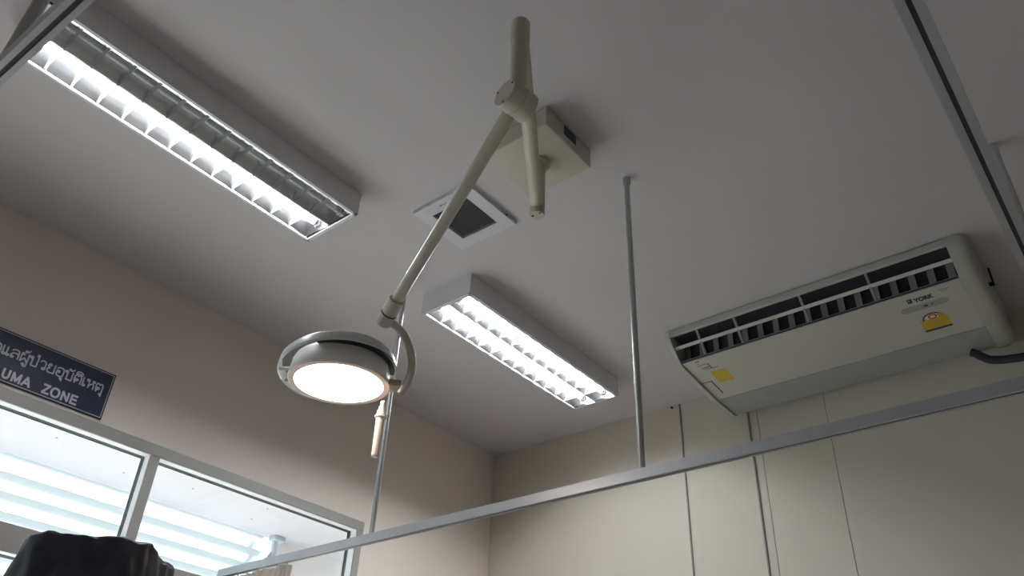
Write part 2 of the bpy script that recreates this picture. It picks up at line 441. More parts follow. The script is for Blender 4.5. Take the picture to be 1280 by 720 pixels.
def trough_profile(cx, hw=.066, h=.060, n=14):
    out = []
    for k in range(n + 1):
        t = -1 + 2 * k / n
        x = hw * math.sin(t * math.pi / 2) if False else hw * t
        out.append((cx + x, -FH + .003 + h * (1 - abs(t) ** 2.0)))
    return out
blade_me = None
def make_fixture(label, loc, lit):
    global blade_me
    t = thing('ceiling_light', label, 'ceiling light', loc, 'louvred ceiling lights')
    L = FL / 2
    def add(name, bm, mat, par=t, smooth=False):
        me = bpy.data.meshes.new(name); bmesh.ops.recalc_face_normals(bm, faces=bm.faces); bm.to_mesh(me); bm.free()
        if smooth:
            for p in me.polygons: p.use_smooth = True
            me.set_sharp_from_angle(angle=math.radians(40))
        me.materials.append(M[mat]); o = bpy.data.objects.new(name, me); scene.collection.objects.link(o); o.parent = par
        return o
    bm = bmesh.new(); w = .0012
    box(bm, (-FW / 2, -L, -w), (FW / 2, L, -.0002))
    for s in (-1, 1):
        box(bm, (s * FW / 2, -L, -FH), (s * (FW / 2 - w), L, -w))
        box(bm, (s * FW / 2, -L, -FH), (s * (FW / 2 - .011), L, -FH + w))
        box(bm, (-FW / 2 + w, s * L, -FH), (FW / 2 - w, s * (L - w), -w))
        box(bm, (-FW / 2 + w, s * L, -FH), (FW / 2 - w, s * (L - .014), -FH + w))
    add('housing', bm, 'steel')
    bm = bmesh.new()
    for s in (-1, 1):
        box(bm, (s * .139, -L + .015, -FH - .0015), (s * .1335, L - .015, -FH + .004))
        box(bm, (-.1335, s * (L - .015), -FH - .0015), (.1335, s * (L - .0205), -FH + .004))
    add('louvre_rim', bm, 'mirror')
    pitch = (FL - .05) / 13
    for side, cx in enumerate((-.0668, .0668)):
        bm = bmesh.new(); sweep_y(bm, trough_profile(cx), -L + .02, L - .02)
        for s in (-1, 1):      # sloped end reflectors
            y0 = s * (L - .021)
            v = [bm.verts.new((cx + a, y0 - s * .004, zz)) for a, zz in ((-.066, -FH + .003), (.066, -FH + .003), (.05, -FH + .058), (-.05, -FH + .058))]
            bm.faces.new(v)
        add('reflector', bm, 'mirror', smooth=True)
        for k in range(12):
            y = -L + .025 + pitch * (k + 1)
            if blade_me is None:
                bb = bmesh.new(); n = 10
                lowf = []; topf = []; topb = []
                for i in range(n + 1):
                    tt = -1 + 2 * i / n; x = .0655 * tt
                    lim = -FH + .003 + .060 * (1 - abs(tt) ** 2.0) - .001
                    zt = min(lim, -FH + .020 + .030 * abs(tt) ** 1.5)
                    zt = max(zt, -FH + .0022)
                    lowf.append(bb.verts.new((x, 0, -FH + .002))); topf.append(bb.verts.new((x, -.0045, zt))); topb.append(bb.verts.new((x, .0045, zt)))
                for i in range(n):
                    bb.faces.new((lowf[i], lowf[i + 1], topf[i + 1], topf[i])); bb.faces.new((lowf[i], topb[i], topb[i + 1], lowf[i + 1]))
                    bb.faces.new((topf[i], topf[i + 1], topb[i + 1], topb[i]))
                blade_me = bpy.data.meshes.new('blade'); bb.to_mesh(blade_me); bb.free(); blade_me.materials.append(M['blade'])
            o = bpy.data.objects.new('blade', blade_me); scene.collection.objects.link(o); o.parent = t; o.location = (cx, y, 0)
        on = lit[side]
        zt = -FH + .040
        bm = bmesh.new(); tube(bm, (cx, -L + .05, zt), (cx, L - .05, zt), .013, n=12)
        tb = add('fluorescent_tube', bm, 'tube_on' if on else 'tube_off', smooth=True)
        tb['label'] = 'glowing white tube' if on else 'unlit grey tube'
        for s in (-1, 1):
            bm = bmesh.new(); tube(bm, (cx, s * (L - .049), zt), (cx, s * (L - .036), zt), .0135, n=12)
            add('end_cap', bm, 'alu', tb, True)
            bm = bmesh.new(); box(bm, (cx - .012, s * (L - .035), zt - .016), (cx + .012, s * (L - .027), -.045))
            add('lampholder', bm, 'fan')
    bm = bmesh.new()       # central V between the troughs
    prism(bm, [(-.0012, -L + .02, -FH + .002), (.0012, -L + .02, -FH + .002), (.010, -L + .02, -FH + .030), (-.010, -L + .02, -FH + .030)], (0, 2 * L - .04, 0))
    add('centre_spine', bm, 'mirror')
    return t
make_fixture('white louvred ceiling light at upper left, only one of its two tubes lit', W(-1.055, .4205, 1), (True, False))
make_fixture('white louvred ceiling light beyond the lamp head, both tubes glowing', W(-1.0555, 1.3195, 1), (True, True))

# ------------------------------------------------------------------ exhaust fan
fc = W(-.8675, .876, 1)
fan = thing('exhaust_fan', 'square white exhaust fan grille set flat on the ceiling behind the lamp arm', 'fan', fc)
h = .150; g0, g1 = .094, .094; T = .016
bm = bmesh.new()
ox, oy = -.004, .0
for a, b in (((-h, -h), (h, -g1)), ((-h, g1), (h, h)), ((-h, -g1), (-g0, g1)), ((g0, -g1), (h, g1))):
    box(bm, fc + Vector((a[0], a[1], -T)), fc + Vector((b[0], b[1], -.0005)))
bmesh.ops.remove_doubles(bm, verts=bm.verts, dist=1e-5)
obj('cover_plate', bm, 'fan', fan)
bm = bmesh.new(); box(bm, fc + Vector((-g0, -g1, -.0025)), fc + Vector((g0, g1, -.0005))); obj('duct_opening', bm, 'fandark', fan)
bm = bmesh.new(); nb = 17
for k in range(1, nb):
    p = -g0 + 2 * g0 * k / nb
    box(bm, fc + Vector((p - .0011, -g1, -T + .001)), fc + Vector((p + .0011, g1, -T + .004)))
    box(bm, fc + Vector((-g0, p - .0011, -T + .0016)), fc + Vector((g0, p + .0011, -T + .0045)))
gr = obj('grille_mesh', bm, 'grille', fan); gr['kind'] = 'stuff'
bm = bmesh.new(); lx = fc.x - .020
box(bm, (lx, fc.y - .1235, fc.z - T - .0006), (lx + .030, fc.y - .1215, fc.z - T)); box(bm, (lx - .006, fc.y - .126, fc.z - T - .0006), (lx, fc.y - .119, fc.z - T))
obj('maker_mark', bm, 'ink', fan)
bm = bmesh.new(); tube(bm, (fc.x + h, fc.y + .085, fc.z - .009), (fc.x + h + .004, fc.y + .085, fc.z - .009), .0045, n=10); obj('screw', bm, 'black', fan)

# ------------------------------------------------------------------ examination lamp
PX, PY = -.634, .805
lamp = thing('examination_lamp', 'cream articulated examination lamp hanging from a ceiling box, round head lit', 'lamp', W(PX, PY, 1))
a = W(-.702, .739, .957); b = W(-.568, .868, .9998)
bm = bevbox(a, b, .006, 3); cb = obj('ceiling_box', bm, 'arm', lamp, True)
bm = bmesh.new(); box(bm, W(-.568, .787, .973), W(-.568, .822, .9945) + Vector((.0008, 0, 0))); o = obj('rating_label', bm, 'label', cb); o['label'] = 'dark grey sticker'
bm = bmesh.new(); p0 = W(PX, PY, .957)
lathe(bm, p0, (0, 0, -1), [(0, .042), (.012, .042), (.020, .034), (.030, .0335), (.034, .028)], 32); obj('flange', bm, 'arm', lamp, True)
zArm = .862
bm = bmesh.new(); pb = W(PX, PY, .842)
lathe(bm, p0 + Vector((0, 0, -.03)), (0, 0, -1), [(0, .0265), ((p0.z - pb.z) - .036, .0265), ((p0.z - pb.z) - .030, .0235)], 32); obj('post', bm, 'arm', lamp, True)
for dx, dy in ((.016, -.004), (-.014, -.006)):
    bm = bmesh.new(); q = pb + Vector((dx, dy, .0005)); tube(bm, q, q + Vector((0, 0, -.002)), .0035, n=8); obj('screw', bm, 'black', lamp)
for dz in (.070, .085, .100):
    q = pb + Vector((.0235, -.0115, dz)); bm = bmesh.new(); tube(bm, q, q + Vector((.003, -.0014, 0)), .0032, n=8); obj('screw', bm, 'black', lamp)
HX, HY = -.447, .522
pa = W(PX, PY, zArm); pe = W(HX, HY, zArm)
dv = (pe - pa).normalized()
bm = bmesh.new(); tube(bm, pa + dv * .01, pe - dv * .01, .0235, n=32); obj('extension_arm', bm, 'arm', lamp, True)
bm = bmesh.new(); ztop = W(HX, HY, .890).z; zhub = W(HX, HY, .745).z
lathe(bm, (pe.x, pe.y, ztop), (0, 0, -1), [(0, .020), (.004, .0262), (.085, .0270), (.092, .0235), (ztop - zhub, .0235)], 32)
obj('drop_tube', bm, 'arm', lamp, True)
hub = W(HX, HY, .742)
hub.x += .000
E = W(-.748, .622, .598)
ad = (E - hub).normalized()
hx = Vector((-.10, -.99, .04)); hx = (hx - ad * hx.dot(ad) * .3).normalized()
bm = bmesh.new()
lathe(bm, hub - hx * .043, hx, [(0, .034), (.006, .041), (.046, .041), (.0465, .0395), (.0485, .0395), (.049, .041), (.082, .041), (.086, .038)], 40)
hb = obj('pivot_hub', bm, 'arm', lamp, True)
u, v = frame_of(hx)
for t in (.6, 2.7, 4.8):
    q = hub + hx * .043 + (u * math.cos(t) + v * math.sin(t)) * .032
    bm = bmesh.new(); tube(bm, q, q + hx * .0015, .003, n=8); obj('screw', bm, 'black', hb)
# spring arm
bm = bmesh.new(); tube(bm, hub + ad * .025, E - ad * .02, .0195, .0165, n=32); obj('spring_arm', bm, 'arm', lamp, True)
bm = bmesh.new(); lathe(bm, E - ad * .058, ad, [(0, .0175), (.002, .0235), (.050, .0245), (.052, .0225)], 32); obj('arm_sleeve', bm, 'arm', lamp, True)
bm = bmesh.new(); tube(bm, E - ad * .006, E - ad * .0025, .0252, n=32); obj('seal_ring', bm, 'black', lamp, True)
bm = bmesh.new(); lathe(bm, E - ad * .0025, ad, [(0, .0235), (.038, .0235), (.042, .020)], 32); obj('swivel', bm, 'arm', lamp, True)
# bent yoke
yk = [E + ad * .022, W(-.752, .647, .589), W(-.7465, .664, .570), W(-.7505, .679, .547), W(-.762, .687, .527), W(-.777, .689, .512)]
bm = bmesh.new(); pipe(bm, yk, .0128, 18, 8); obj('yoke', bm, 'arm', lamp, True)
# lamp head
LC = W(-.842, .630, .520)
dn = Vector((-.015, .03, -1)).normalized()
rx = (W(-.777, .689, .512) - LC); rx = (rx - dn * rx.dot(dn)).normalized()
jb = LC + rx * .170
bm = bmesh.new(); lathe(bm, jb - rx * .018 - dn * .005, rx, [(0, .020), (.028, .020), (.034, .016)], 24); obj('head_joint', bm, 'arm', lamp, True)
head_bm = bmesh.new()
lathe(head_bm, LC - dn * .088, dn, [(0, 0), (.0, .05), (.004, .09), (.009, .120), (.014, .133), (.021, .140), (.030, .1435), (.055, .1480), (.075, .1510), (.083, .1510), (.087, .1490), (.087, .1320), (.085, .1320), (.085, 0)], 80)
head = obj('lamp_head', head_bm, 'head', lamp, True)
bm = bmesh.new(); lathe(bm, LC - dn * .0028, dn, [(0, 0), (0, .1312), (.0018, .1312), (.0018, 0)], 64); o = obj('lens', bm, 'lens_on', head, True); o['label'] = 'glowing warm white round lens'
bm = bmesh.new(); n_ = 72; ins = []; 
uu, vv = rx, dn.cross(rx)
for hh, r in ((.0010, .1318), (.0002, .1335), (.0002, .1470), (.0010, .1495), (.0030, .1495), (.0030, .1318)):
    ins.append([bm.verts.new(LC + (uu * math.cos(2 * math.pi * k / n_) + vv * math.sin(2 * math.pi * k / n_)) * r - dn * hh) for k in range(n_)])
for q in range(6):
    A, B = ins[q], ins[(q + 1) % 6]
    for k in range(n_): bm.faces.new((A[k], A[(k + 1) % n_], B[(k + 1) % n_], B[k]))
o = obj('lens_rim', bm, 'rim_glow', head, True); o['label'] = 'rim around the lens, lens glow painted in its pink'
# black band painting the shade between shell and outer ring, then the ring grip
bm = bmesh.new()
RC = LC - rx * .010
def ring_section(prof, a0, a1, n=72, hf=None, cen=None):
    uu, vv = rx, dn.cross(rx)
    full = abs(a1 - a0 - 2 * math.pi) < 1e-4
    rings = []
    cnt = n if full else n + 1
    for k in range(cnt):
        t = a0 + (a1 - a0) * k / n
        e = uu * math.cos(t) + vv * math.sin(t)
        rings.append([bm.verts.new((cen or RC) + e * r - dn * (hh + (hf(t) if hf else 0))) for hh, r in prof])
    m_ = len(prof)
    for k in range(cnt if full else cnt - 1):
        A, B = rings[k], rings[(k + 1) % cnt]
        for i in range(m_): bm.faces.new((A[i], A[(i + 1) % m_], B[(i + 1) % m_], B[i]))
    if not full: bm.faces.new(rings[0]); bm.faces.new(rings[-1][::-1])
hring = lambda t: .052 + .018 * math.cos(t) + .020 * math.sin(t)
ring_section([(-.014, .1700), (-.009, .1745), (.011, .1720), (.018, .1660), (.016, .1640), (.010, .1690), (-.009, .1700)], 0, 2 * math.pi, 96, hring)
obj('ring_grip', bm, 'ring', head, True)
for t in (math.pi * .97, math.pi * 1.10, math.pi * .06, math.pi * 1.7):
    e = rx * math.cos(t) + dn.cross(rx) * math.sin(t)
    bm = bmesh.new(); tube(bm, LC + e * .140 - dn * hring(t), RC + e * .1715 - dn * hring(t), .005, n=10); obj('ring_stay', bm, 'steel', head, True)
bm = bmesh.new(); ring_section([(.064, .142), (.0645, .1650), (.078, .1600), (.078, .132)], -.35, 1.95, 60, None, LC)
obj('gap_shade_band', bm, 'black', head, True)
# sterile handle
hp = W(-.804, .682, .498)
bm = bmesh.new()
lathe(bm, hp + Vector((0, 0, .012)), (0, 0, -1), [(0, .006), (.016, .006), (.018, .009), (.030, .009), (.031, .0125), (.047, .0135), (.048, .0175), (.053, .0175), (.054, .0128), (.172, .0115), (.176, .008)], 24)
obj('sterile_handle', bm, 'handle', lamp, True)
bm = bmesh.new(); tube(bm, hp + Vector((0, 0, .010)), LC + (hp - LC).normalized() * .150 - dn * .012, .006, n=12); obj('handle_stem', bm, 'arm', lamp, True)

# ------------------------------------------------------------------ curtain rails
RZ0, RZ1 = .430 * S + CZ, .4455 * S + CZ
def track(a, b, hw=.0135):
    """C-shaped aluminium track open below, from a to b (xy)"""
    a, b = Vector((*a, 0)), Vector((*b, 0)); d = (b - a).normalized(); s = Vector((-d.y, d.x, 0)); bm = bmesh.new()
    zt, zb = RZ1, RZ0; w = hw; t = .0016; sl = .0035
    prof = [(-w, zb), (-sl, zb), (-sl, zb + t), (-w + t, zb + t), (-w + t, zt - t), (w - t, zt - t), (w - t, zb + t), (sl, zb + t), (sl, zb), (w, zb), (w, zt), (-w, zt)]
    prism(bm, [a + s * x + Vector((0, 0, z)) for x, z in prof], b - a)
    return bm
def slot(a, b):  # dark strip standing in for the shade inside the open track
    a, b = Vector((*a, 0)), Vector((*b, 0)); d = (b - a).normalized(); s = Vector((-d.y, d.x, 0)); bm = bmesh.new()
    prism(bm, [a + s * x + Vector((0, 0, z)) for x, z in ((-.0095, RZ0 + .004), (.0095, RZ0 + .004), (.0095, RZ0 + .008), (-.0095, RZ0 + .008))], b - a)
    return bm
def hanger(par, x, y, collar=True, r=.0105):
    bm = bmesh.new(); tube(bm, (x, y, RZ1 - .001), (x, y, ZC - .0003), r, n=20); o = obj('hanger_rod', bm, 'rod', par, True)
    if collar:
        bm = bmesh.new(); lathe(bm, (x, y, ZC - .0004), (0, 0, -1), [(0, .0145), (.030, .0145), (.033, .0125)], 20); obj('collar', bm, 'rod', o, True)
def rail(label, a, b, hangs, hw=.0135):
    t = thing('curtain_rail', label, 'rail', (a[0], a[1], RZ0), 'ceiling hung curtain rails')
    obj('track', track(a, b, hw), 'alu', t); obj('slot_shade_strip', slot(a, b), 'slot_shade', t)
    for x, y in hangs: hanger(t, x, y)
    return t
RY = .9685 * S
rail('long aluminium curtain rail crossing in front of the back wall on two thin rods',
     (XL, RY), (-.0262 * S, RY), ((-.5585 * S, RY), (-1.122 * S, RY)))
rail('curtain rail at the right edge of the view, running past the air conditioner',
     (-.0180 * S, .0787 * S), (-.0180 * S, YB - .018), ((-.0180 * S, 1.259 * S),), .0160)
sl = .035
def near(x): return (x * S, (.0665 + sl * (x + .53)) * S)
rail('near curtain rail cutting across the top left corner of the view',
     near(-1.57), near(-.0260), (near(-.540), near(-1.2)), .0120)
for o in list(scene.collection.objects):
    pass

# curtain bunched at the window end of the long rail
ct = thing('curtain', 'beige pleated curtain bunched on the long rail beside the window', 'curtain', W(-1.45, .9685, -.30))
random.seed(7)
bm = bmesh.new(); N = 150; rows_ = 14
x0, x1 = -1.565 * S, -1.342 * S; zt, zb_ = RZ0 - .013, .18
ring = []
for j in range(rows_ + 1):
    f = j / rows_; zz = zt + (zb_ - zt) * f
    row = []
    for i in range(N + 1):
        s = i / N
        amp = .030 * (0.75 + .35 * noise.noise(Vector((s * 9, f * 1.5, 3))))
        x = x0 + (x1 - x0) * s + .010 * math.sin(s * 2 * math.pi * 13 * 2 + 1.2)
        y = RY + amp * math.sin(s * 2 * math.pi * 13 + .7 * noise.noise(Vector((s * 4, f * 2, 0))))
        dz = .012 * noise.noise(Vector((s * 7, 0, 5))) if j == 0 else 0
        row.append(bm.verts.new((x, y, zz + dz - .004)))
    ring.append(row)
for j in range(rows_):
    for i in range(N): bm.faces.new((ring[j][i], ring[j][i + 1], ring[j + 1][i + 1], ring[j + 1][i]))
fb = obj('fabric', bm, 'curtain', ct, True)
sm = fb.modifiers.new('thick', 'SOLIDIFY'); sm.thickness = .002
for i in range(7):
    x = x0 + (x1 - x0) * (i + .5) / 7 + .006
    bm = bmesh.new(); tube(bm, (x, RY, RZ0 - .028), (x, RY, RZ0 + .003), .0022, n=8); obj('curtain_hook', bm, 'rod', ct)

# ------------------------------------------------------------------ air conditioner
ACL, ACR, ACE = -.758, -.155, -.119
ac = thing('air_conditioner', 'long ivory ceiling mounted air conditioner with stickers, at the right of the room', 'air conditioner', W(-.45, 1.64, .999))
def yz(y, z): return (y * S, z * S + CZ)
# shell: side profile with the outlet recess cut into its front lower corner
shell = [yz(1.478, .998), yz(1.478, .986), yz(1.486, .986), yz(1.489, .9885), yz(1.545, .9865), yz(1.548, .945), yz(1.5185, .9365), yz(1.522, .935), yz(1.700, .9150), yz(1.797, .9130), yz(1.806, .922), yz(1.806, .998)]
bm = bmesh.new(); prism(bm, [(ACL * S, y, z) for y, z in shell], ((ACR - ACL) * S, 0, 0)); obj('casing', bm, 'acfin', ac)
# dark inner lining of the outlet
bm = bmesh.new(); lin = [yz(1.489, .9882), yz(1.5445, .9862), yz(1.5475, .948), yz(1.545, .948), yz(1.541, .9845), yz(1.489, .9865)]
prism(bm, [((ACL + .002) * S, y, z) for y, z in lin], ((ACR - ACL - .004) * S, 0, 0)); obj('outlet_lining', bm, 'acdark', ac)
# front lip
bm = bmesh.new(); prism(bm, [(ACL * S, *yz(1.474, .998)), (ACL * S, *yz(1.474, .984)), (ACL * S, *yz(1.478, .9815)), (ACL * S, *yz(1.482, .984)), (ACL * S, *yz(1.482, .998))], ((ACR - ACL) * S, 0, 0)); obj('front_lip', bm, 'accap', ac)
# intake panel and rear panel, slightly proud
def slab(name, mat, x0, x1, ya, za, yb, zb, th, par=ac):
    A = Vector((0, *yz(ya, za))); B = Vector((0, *yz(yb, zb))); n = Vector((0, (B - A).z, -(B - A).y)).normalized()
    if n.z > 0: n = -n
    bm = bmesh.new()
    prism(bm, [Vector((x0 * S, 0, 0)) + p for p in (A, B, B + n * th, A + n * th)], ((x1 - x0) * S, 0, 0))
    bmesh.ops.bevel(bm, geom=list(bm.edges), offset=.0012, segments=2, affect='EDGES')
    return obj(name, bm, mat, par)
slab('intake_panel', 'acshell', ACL + .001, ACR - .001, 1.5235, .9346, 1.6990, .9150, .006)
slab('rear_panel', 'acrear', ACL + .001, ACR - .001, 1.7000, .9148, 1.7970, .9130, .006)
slab('panel_edge', 'acdark', ACL + .001, ACR - .001, 1.5190, .9355, 1.5228, .9348, .004)
# end caps: rounded profile
def cap(name, xa, xb, grow, bulge):
    prof = [(1.474, .999), (1.472, .985), (1.482, .966), (1.503, .946), (1.522, .929), (1.60, .917), (1.70, .908), (1.790, .906), (1.806, .911), (1.812, .925), (1.812, .999)]
    cy, cz = 1.64, .965
    steps = [(0, 1.0), (.45, 1.0), (.72, .99), (.9, .955), (1.0, .88)] if bulge else [(0, 1.0), (.6, 1.0), (1.0, .985)]
    bm = bmesh.new(); rings = []
    for s, k in steps:
        x = (xa + (xb - xa) * s) * S
        rings.append([bm.verts.new((x, *yz(cy + (y - cy) * (1 - (1 - k) * .8), min(.999, .999 + (z - .999) * k)))) for y, z in prof])
    n = len(prof)
    for A, B in zip(rings, rings[1:]):
        for i in range(n): bm.faces.new((A[i], A[(i + 1) % n], B[(i + 1) % n], B[i]))
    bm.faces.new(rings[0]); bm.faces.new(rings[-1][::-1])
    return obj(name, bm, 'accap', ac, True)
cap('end_cap', ACR, ACE, 0, True)
cap('end_cap', ACL, ACL - .011, 0, False)
# fins in the outlet
for k in range(17):
    x = (ACL + .012 + (ACR - ACL - .024) * k / 16) * S
    bm = bmesh.new(); w = .015
    prism(bm, [(x - w, *yz(1.538, .980)), (x - w, *yz(1.538, .9475)), (x + w, *yz(1.534, .9475)), (x + w, *yz(1.534, .980))], (0, .004, 0))
    obj('fin', bm, 'acfin', ac)
slab('outlet_sill', 'acfin', ACL + .001, ACR - .001, 1.5195, .9365, 1.540, .9430, .002)
bm = bmesh.new(); A = Vector((ACL * S, *yz(1.4960, .9640)))
prism(bm, [A, A + Vector((0, .003, .004)), A + Vector((0, .018, -.004)), A + Vector((0, .016, -.008))], ((ACR - ACL) * S, 0, 0)); obj('air_vane', bm, 'acfinvane', ac)
for x in (-.695, -.603, -.452, -.312):
    bm = bmesh.new()
    prism(bm, [(x * S - .005, *yz(1.484, .985)), (x * S - .005, *yz(1.492, .985)), (x * S - .005, *yz(1.526, .940)), (x * S - .005, *yz(1.518, .938))], (.010, 0, 0))
    obj('vane_bracket', bm, 'acfin', ac)
# stickers and print on the intake panel
pA = Vector((0, *yz(1.5235, .9346))); pB = Vector((0, *yz(1.6990, .9150)))
pn = Vector((0, (pB - pA).z, -(pB - pA).y)).normalized(); pn = -pn if pn.z > 0 else pn
pu = Vector((1, 0, 0)); pv = -(pB - pA).normalized()
def onpanel(x, y, lift=.0062):     # survey x,y -> point on the panel face
    f = (y - 1.5235) / (1.6990 - 1.5235)
    return pA + (pB - pA) * f + Vector((x * S, 0, 0)) + pn * lift
def sticker(name, mat, pts, lift=.0062, th=.0005):
    bm = bmesh.new(); prism(bm, [onpanel(x, y, lift) for x, y in pts], pn * th); return obj(name, bm, mat, ac)
bm = text_bm('YORK', .036, basis(onpanel(-.2490, 1.5550), pu, pv, pn), .0004, .0022, width=.080); obj('lettering', bm, 'ink', ac)
sticker('logo_mark', 'ink', [(-.2605, 1.540), (-.2515, 1.540), (-.2515, 1.554), (-.2605, 1.554)])
sticker('logo_mark', 'grey', [(-.2590, 1.5435), (-.2555, 1.5435), (-.2555, 1.5475), (-.2590, 1.5475)], .0067)
def roundbar(x0, x1, y, r, n=10):
    k = 1
    L_ = [(x0 + r * math.cos(t), y + r * math.sin(t)) for t in (math.pi / 2 + math.pi * i / n for i in range(n + 1))]
    R_ = [(x1 + r * math.cos(t), y + r * math.sin(t)) for t in (-math.pi / 2 + math.pi * i / n for i in range(n + 1))]
    return L_ + R_
sticker('display_strip', 'grey', roundbar(-.272, -.199, 1.575, .0095))
sticker('indicator', 'pink', [(-.2735 + .008 * math.cos(t), 1.5752 + .008 * math.sin(t)) for t in (2 * math.pi * i / 16 for i in range(16))], .0067)
sticker('indicator', 'ink', [(-.2335 + .0045 * math.cos(t), 1.5745 + .003 * math.sin(t)) for t in (2 * math.pi * i / 12 for i in range(12))], .0067)
sticker('indicator', 'ink', [(-.2215 + .002 * math.cos(t), 1.5740 + .002 * math.sin(t)) for t in (2 * math.pi * i / 12 for i in range(12))], .0067)
sticker('panel_print', 'grey', [(-.1990, 1.5375), (-.1800, 1.5375), (-.1800, 1.5405), (-.1990, 1.5405)])
sticker('panel_print', 'grey', [(-.1960, 1.5430), (-.1830, 1.5430), (-.1830, 1.5450), (-.1960, 1.5450)])
# efficiency sticker: dial over a yellow field
cx, cy = -.2335, 1.6235; R = .0205
sticker('efficiency_dial', 'white', [(cx + R * math.cos(t), cy - R * 1.05 * math.sin(t)) for t in (math.pi * i / 20 for i in range(21))])
n = 20
sticker('efficiency_dial_rim', 'ink', [(cx + R * math.cos(t), cy - R * 1.05 * math.sin(t)) for t in (.85 + (math.pi - .85) * i / n for i in range(n + 1))] +
        [(cx + R * .84 * math.cos(t), cy - R * .88 * math.sin(t)) for t in (math.pi - (math.pi - .85) * i / n for i in range(n + 1))], .0067)
sticker('efficiency_dial_rim', 'orange', [(cx + R * 1.12 * math.cos(t), cy - R * 1.15 * math.sin(t)) for t in (.85 * i / 8 for i in range(9))] +
        [(cx + R * .55 * math.cos(t), cy - R * .6 * math.sin(t)) for t in (.85 - .85 * i / 8 for i in range(9))], .0066)
sticker('efficiency_field', 'yellow', [(cx - .0265, cy - .002), (cx + .0255, cy - .002), (cx + .0255, cy + .034), (cx - .0265, cy + .034)], .0064)
sticker('efficiency_strip', 'ink', [(cx - .0270, cy + .034), (cx + .0260, cy + .034), (cx + .0260, cy + .0405), (cx - .0270, cy + .0405)], .0064)
sticker('efficiency_text', 'orange', [(cx - .020, cy + .010), (cx + .016, cy + .010), (cx + .016, cy + .015), (cx - .020, cy + .015)], .0072)
sticker('efficiency_text', 'orange', [(cx - .016, cy + .022), (cx + .012, cy + .022), (cx + .012, cy + .026), (cx - .016, cy + .026)], .0072)
sticker('efficiency_ring', 'red', [(cx + .0085 * math.cos(t), cy - .0085 + .0085 * math.sin(t)) for t in (2 * math.pi * i / 18 for i in range(18))], .0073)
sticker('efficiency_ring', 'white', [(cx + .0050 * math.cos(t), cy - .0085 + .0050 * math.sin(t)) for t in (2 * math.pi * i / 18 for i in range(18))], .0078)
# yellow square, certification mark, drain cover outline
o = sticker('yellow_label', 'yellow', [(-.7160, 1.582), (-.6800, 1.582), (-.6805, 1.6330), (-.7180, 1.6330)])
for q in ([(-.7290, 1.5300), (-.7180, 1.5300), (-.7180, 1.5325), (-.7290, 1.5325)],
          [(-.7290, 1.5400), (-.7240, 1.5400), (-.7240, 1.5420), (-.7290, 1.5420)],
          [(-.7290, 1.5480), (-.7250, 1.5480), (-.7250, 1.5500), (-.7290, 1.5500)]):
    sticker('certificate_print', 'ink', q)
bm = text_bm('มอก', .020, basis(onpanel(-.7250, 1.5640), pu, pv, pn), .0004, .0003, width=.036); 
if bm.verts: obj('certificate_mark', bm, 'ink', ac)
sticker('certificate_print', 'ink', [(-.7060, 1.5470), (-.7035, 1.5470), (-.7035, 1.5690), (-.7060, 1.5690)])
sticker('certificate_print', 'ink', [(-.7230, 1.5470), (-.7060, 1.5470), (-.7060, 1.5485), (-.7230, 1.5485)])
sticker('certificate_print', 'ink', [(-.7230, 1.5680), (-.6900, 1.5680), (-.6900, 1.5695), (-.7230, 1.5695)])
for q in ([(-.7555, 1.6160), (-.7310, 1.6160), (-.7310, 1.6185), (-.7555, 1.6185)], [(-.7330, 1.6160), (-.7300, 1.6160), (-.7300, 1.6760), (-.7330, 1.6760)]):
    sticker('cover_slot', 'ink', q)
for x in (-.665, -.545, -.335, -.225):
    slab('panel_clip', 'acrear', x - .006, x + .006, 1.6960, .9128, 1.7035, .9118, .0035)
# hanger bolt beside the cap
q = W(ACE + .002, 1.628, .962)
bm = bmesh.new(); box(bm, q + Vector((-.006, -.008, -.006)), q + Vector((.012, .008, .006))); tube(bm, q + Vector((.012, 0, -.010)), q + Vector((.012, 0, .078)), .004, n=10); obj('hanger_bolt', bm, 'black', ac)

# insulated pipe behind it
bm = bmesh.new(); pipe(bm, [W(-.204, 1.776, .9020), W(-.198, 1.776, .8980), W(-.186, 1.778, .8860), W(-.172, 1.780, .8760), W(-.140, 1.78, .8680), W(-.09, 1.78, .8640), W(.10, 1.78, .862), W(.60, 1.78, .862), (XR, 1.78 * S, .862 * S + CZ)], .0185, 18, 6)
tag(obj('refrigerant_pipe', bm, 'foam', None, True), 'black foam insulated pipe leaving the back of the air conditioner to the right', 'pipe')

# ------------------------------------------------------------------ wall sign
sg = thing('wall_sign', 'navy blue sign with grey Thai and English lettering above the window', 'sign', W(-1.582, .475, .657))
sx = XL
y0, y1, z0, z1 = .323 * S, .627 * S, .657 * S + CZ, .756 * S + CZ
bm = bevbox((sx + .0005, y0, z0), (sx + .007, y1, z1), .001, 1); obj('board', bm, 'navy', sg)
bm = bmesh.new(); e = .006; w = .0028
for a, b in (((y0 + e, z0 + e), (y1 - e, z0 + e + w)), ((y0 + e, z1 - e - w), (y1 - e, z1 - e)), ((y0 + e, z0 + e + w), (y0 + e + w, z1 - e - w)), ((y1 - e - w, z0 + e + w), (y1 - e, z1 - e - w))):
    box(bm, (sx + .0068, *a), (sx + .0076, *b))
obj('border_line', bm, 'signink', sg)
X_, Y_, Z_ = Vector((0, 1, 0)), Vector((0, 0, 1)), Vector((1, 0, 0))
def C_(cx, cy, r=.105, n=10): return [(cx + r * math.cos(2 * math.pi * i / n), cy + r * math.sin(2 * math.pi * i / n)) for i in range(n + 1)]
def K_(*p):      # smooth stroke
    return [(q.x, q.y) for q in catmull([Vector((x, y, 0)) for x, y in p], 4)]
E_ = lambda dx: [[(.06 + dx, 1), (.06 + dx, .12)], C_(.15 + dx, .12)]
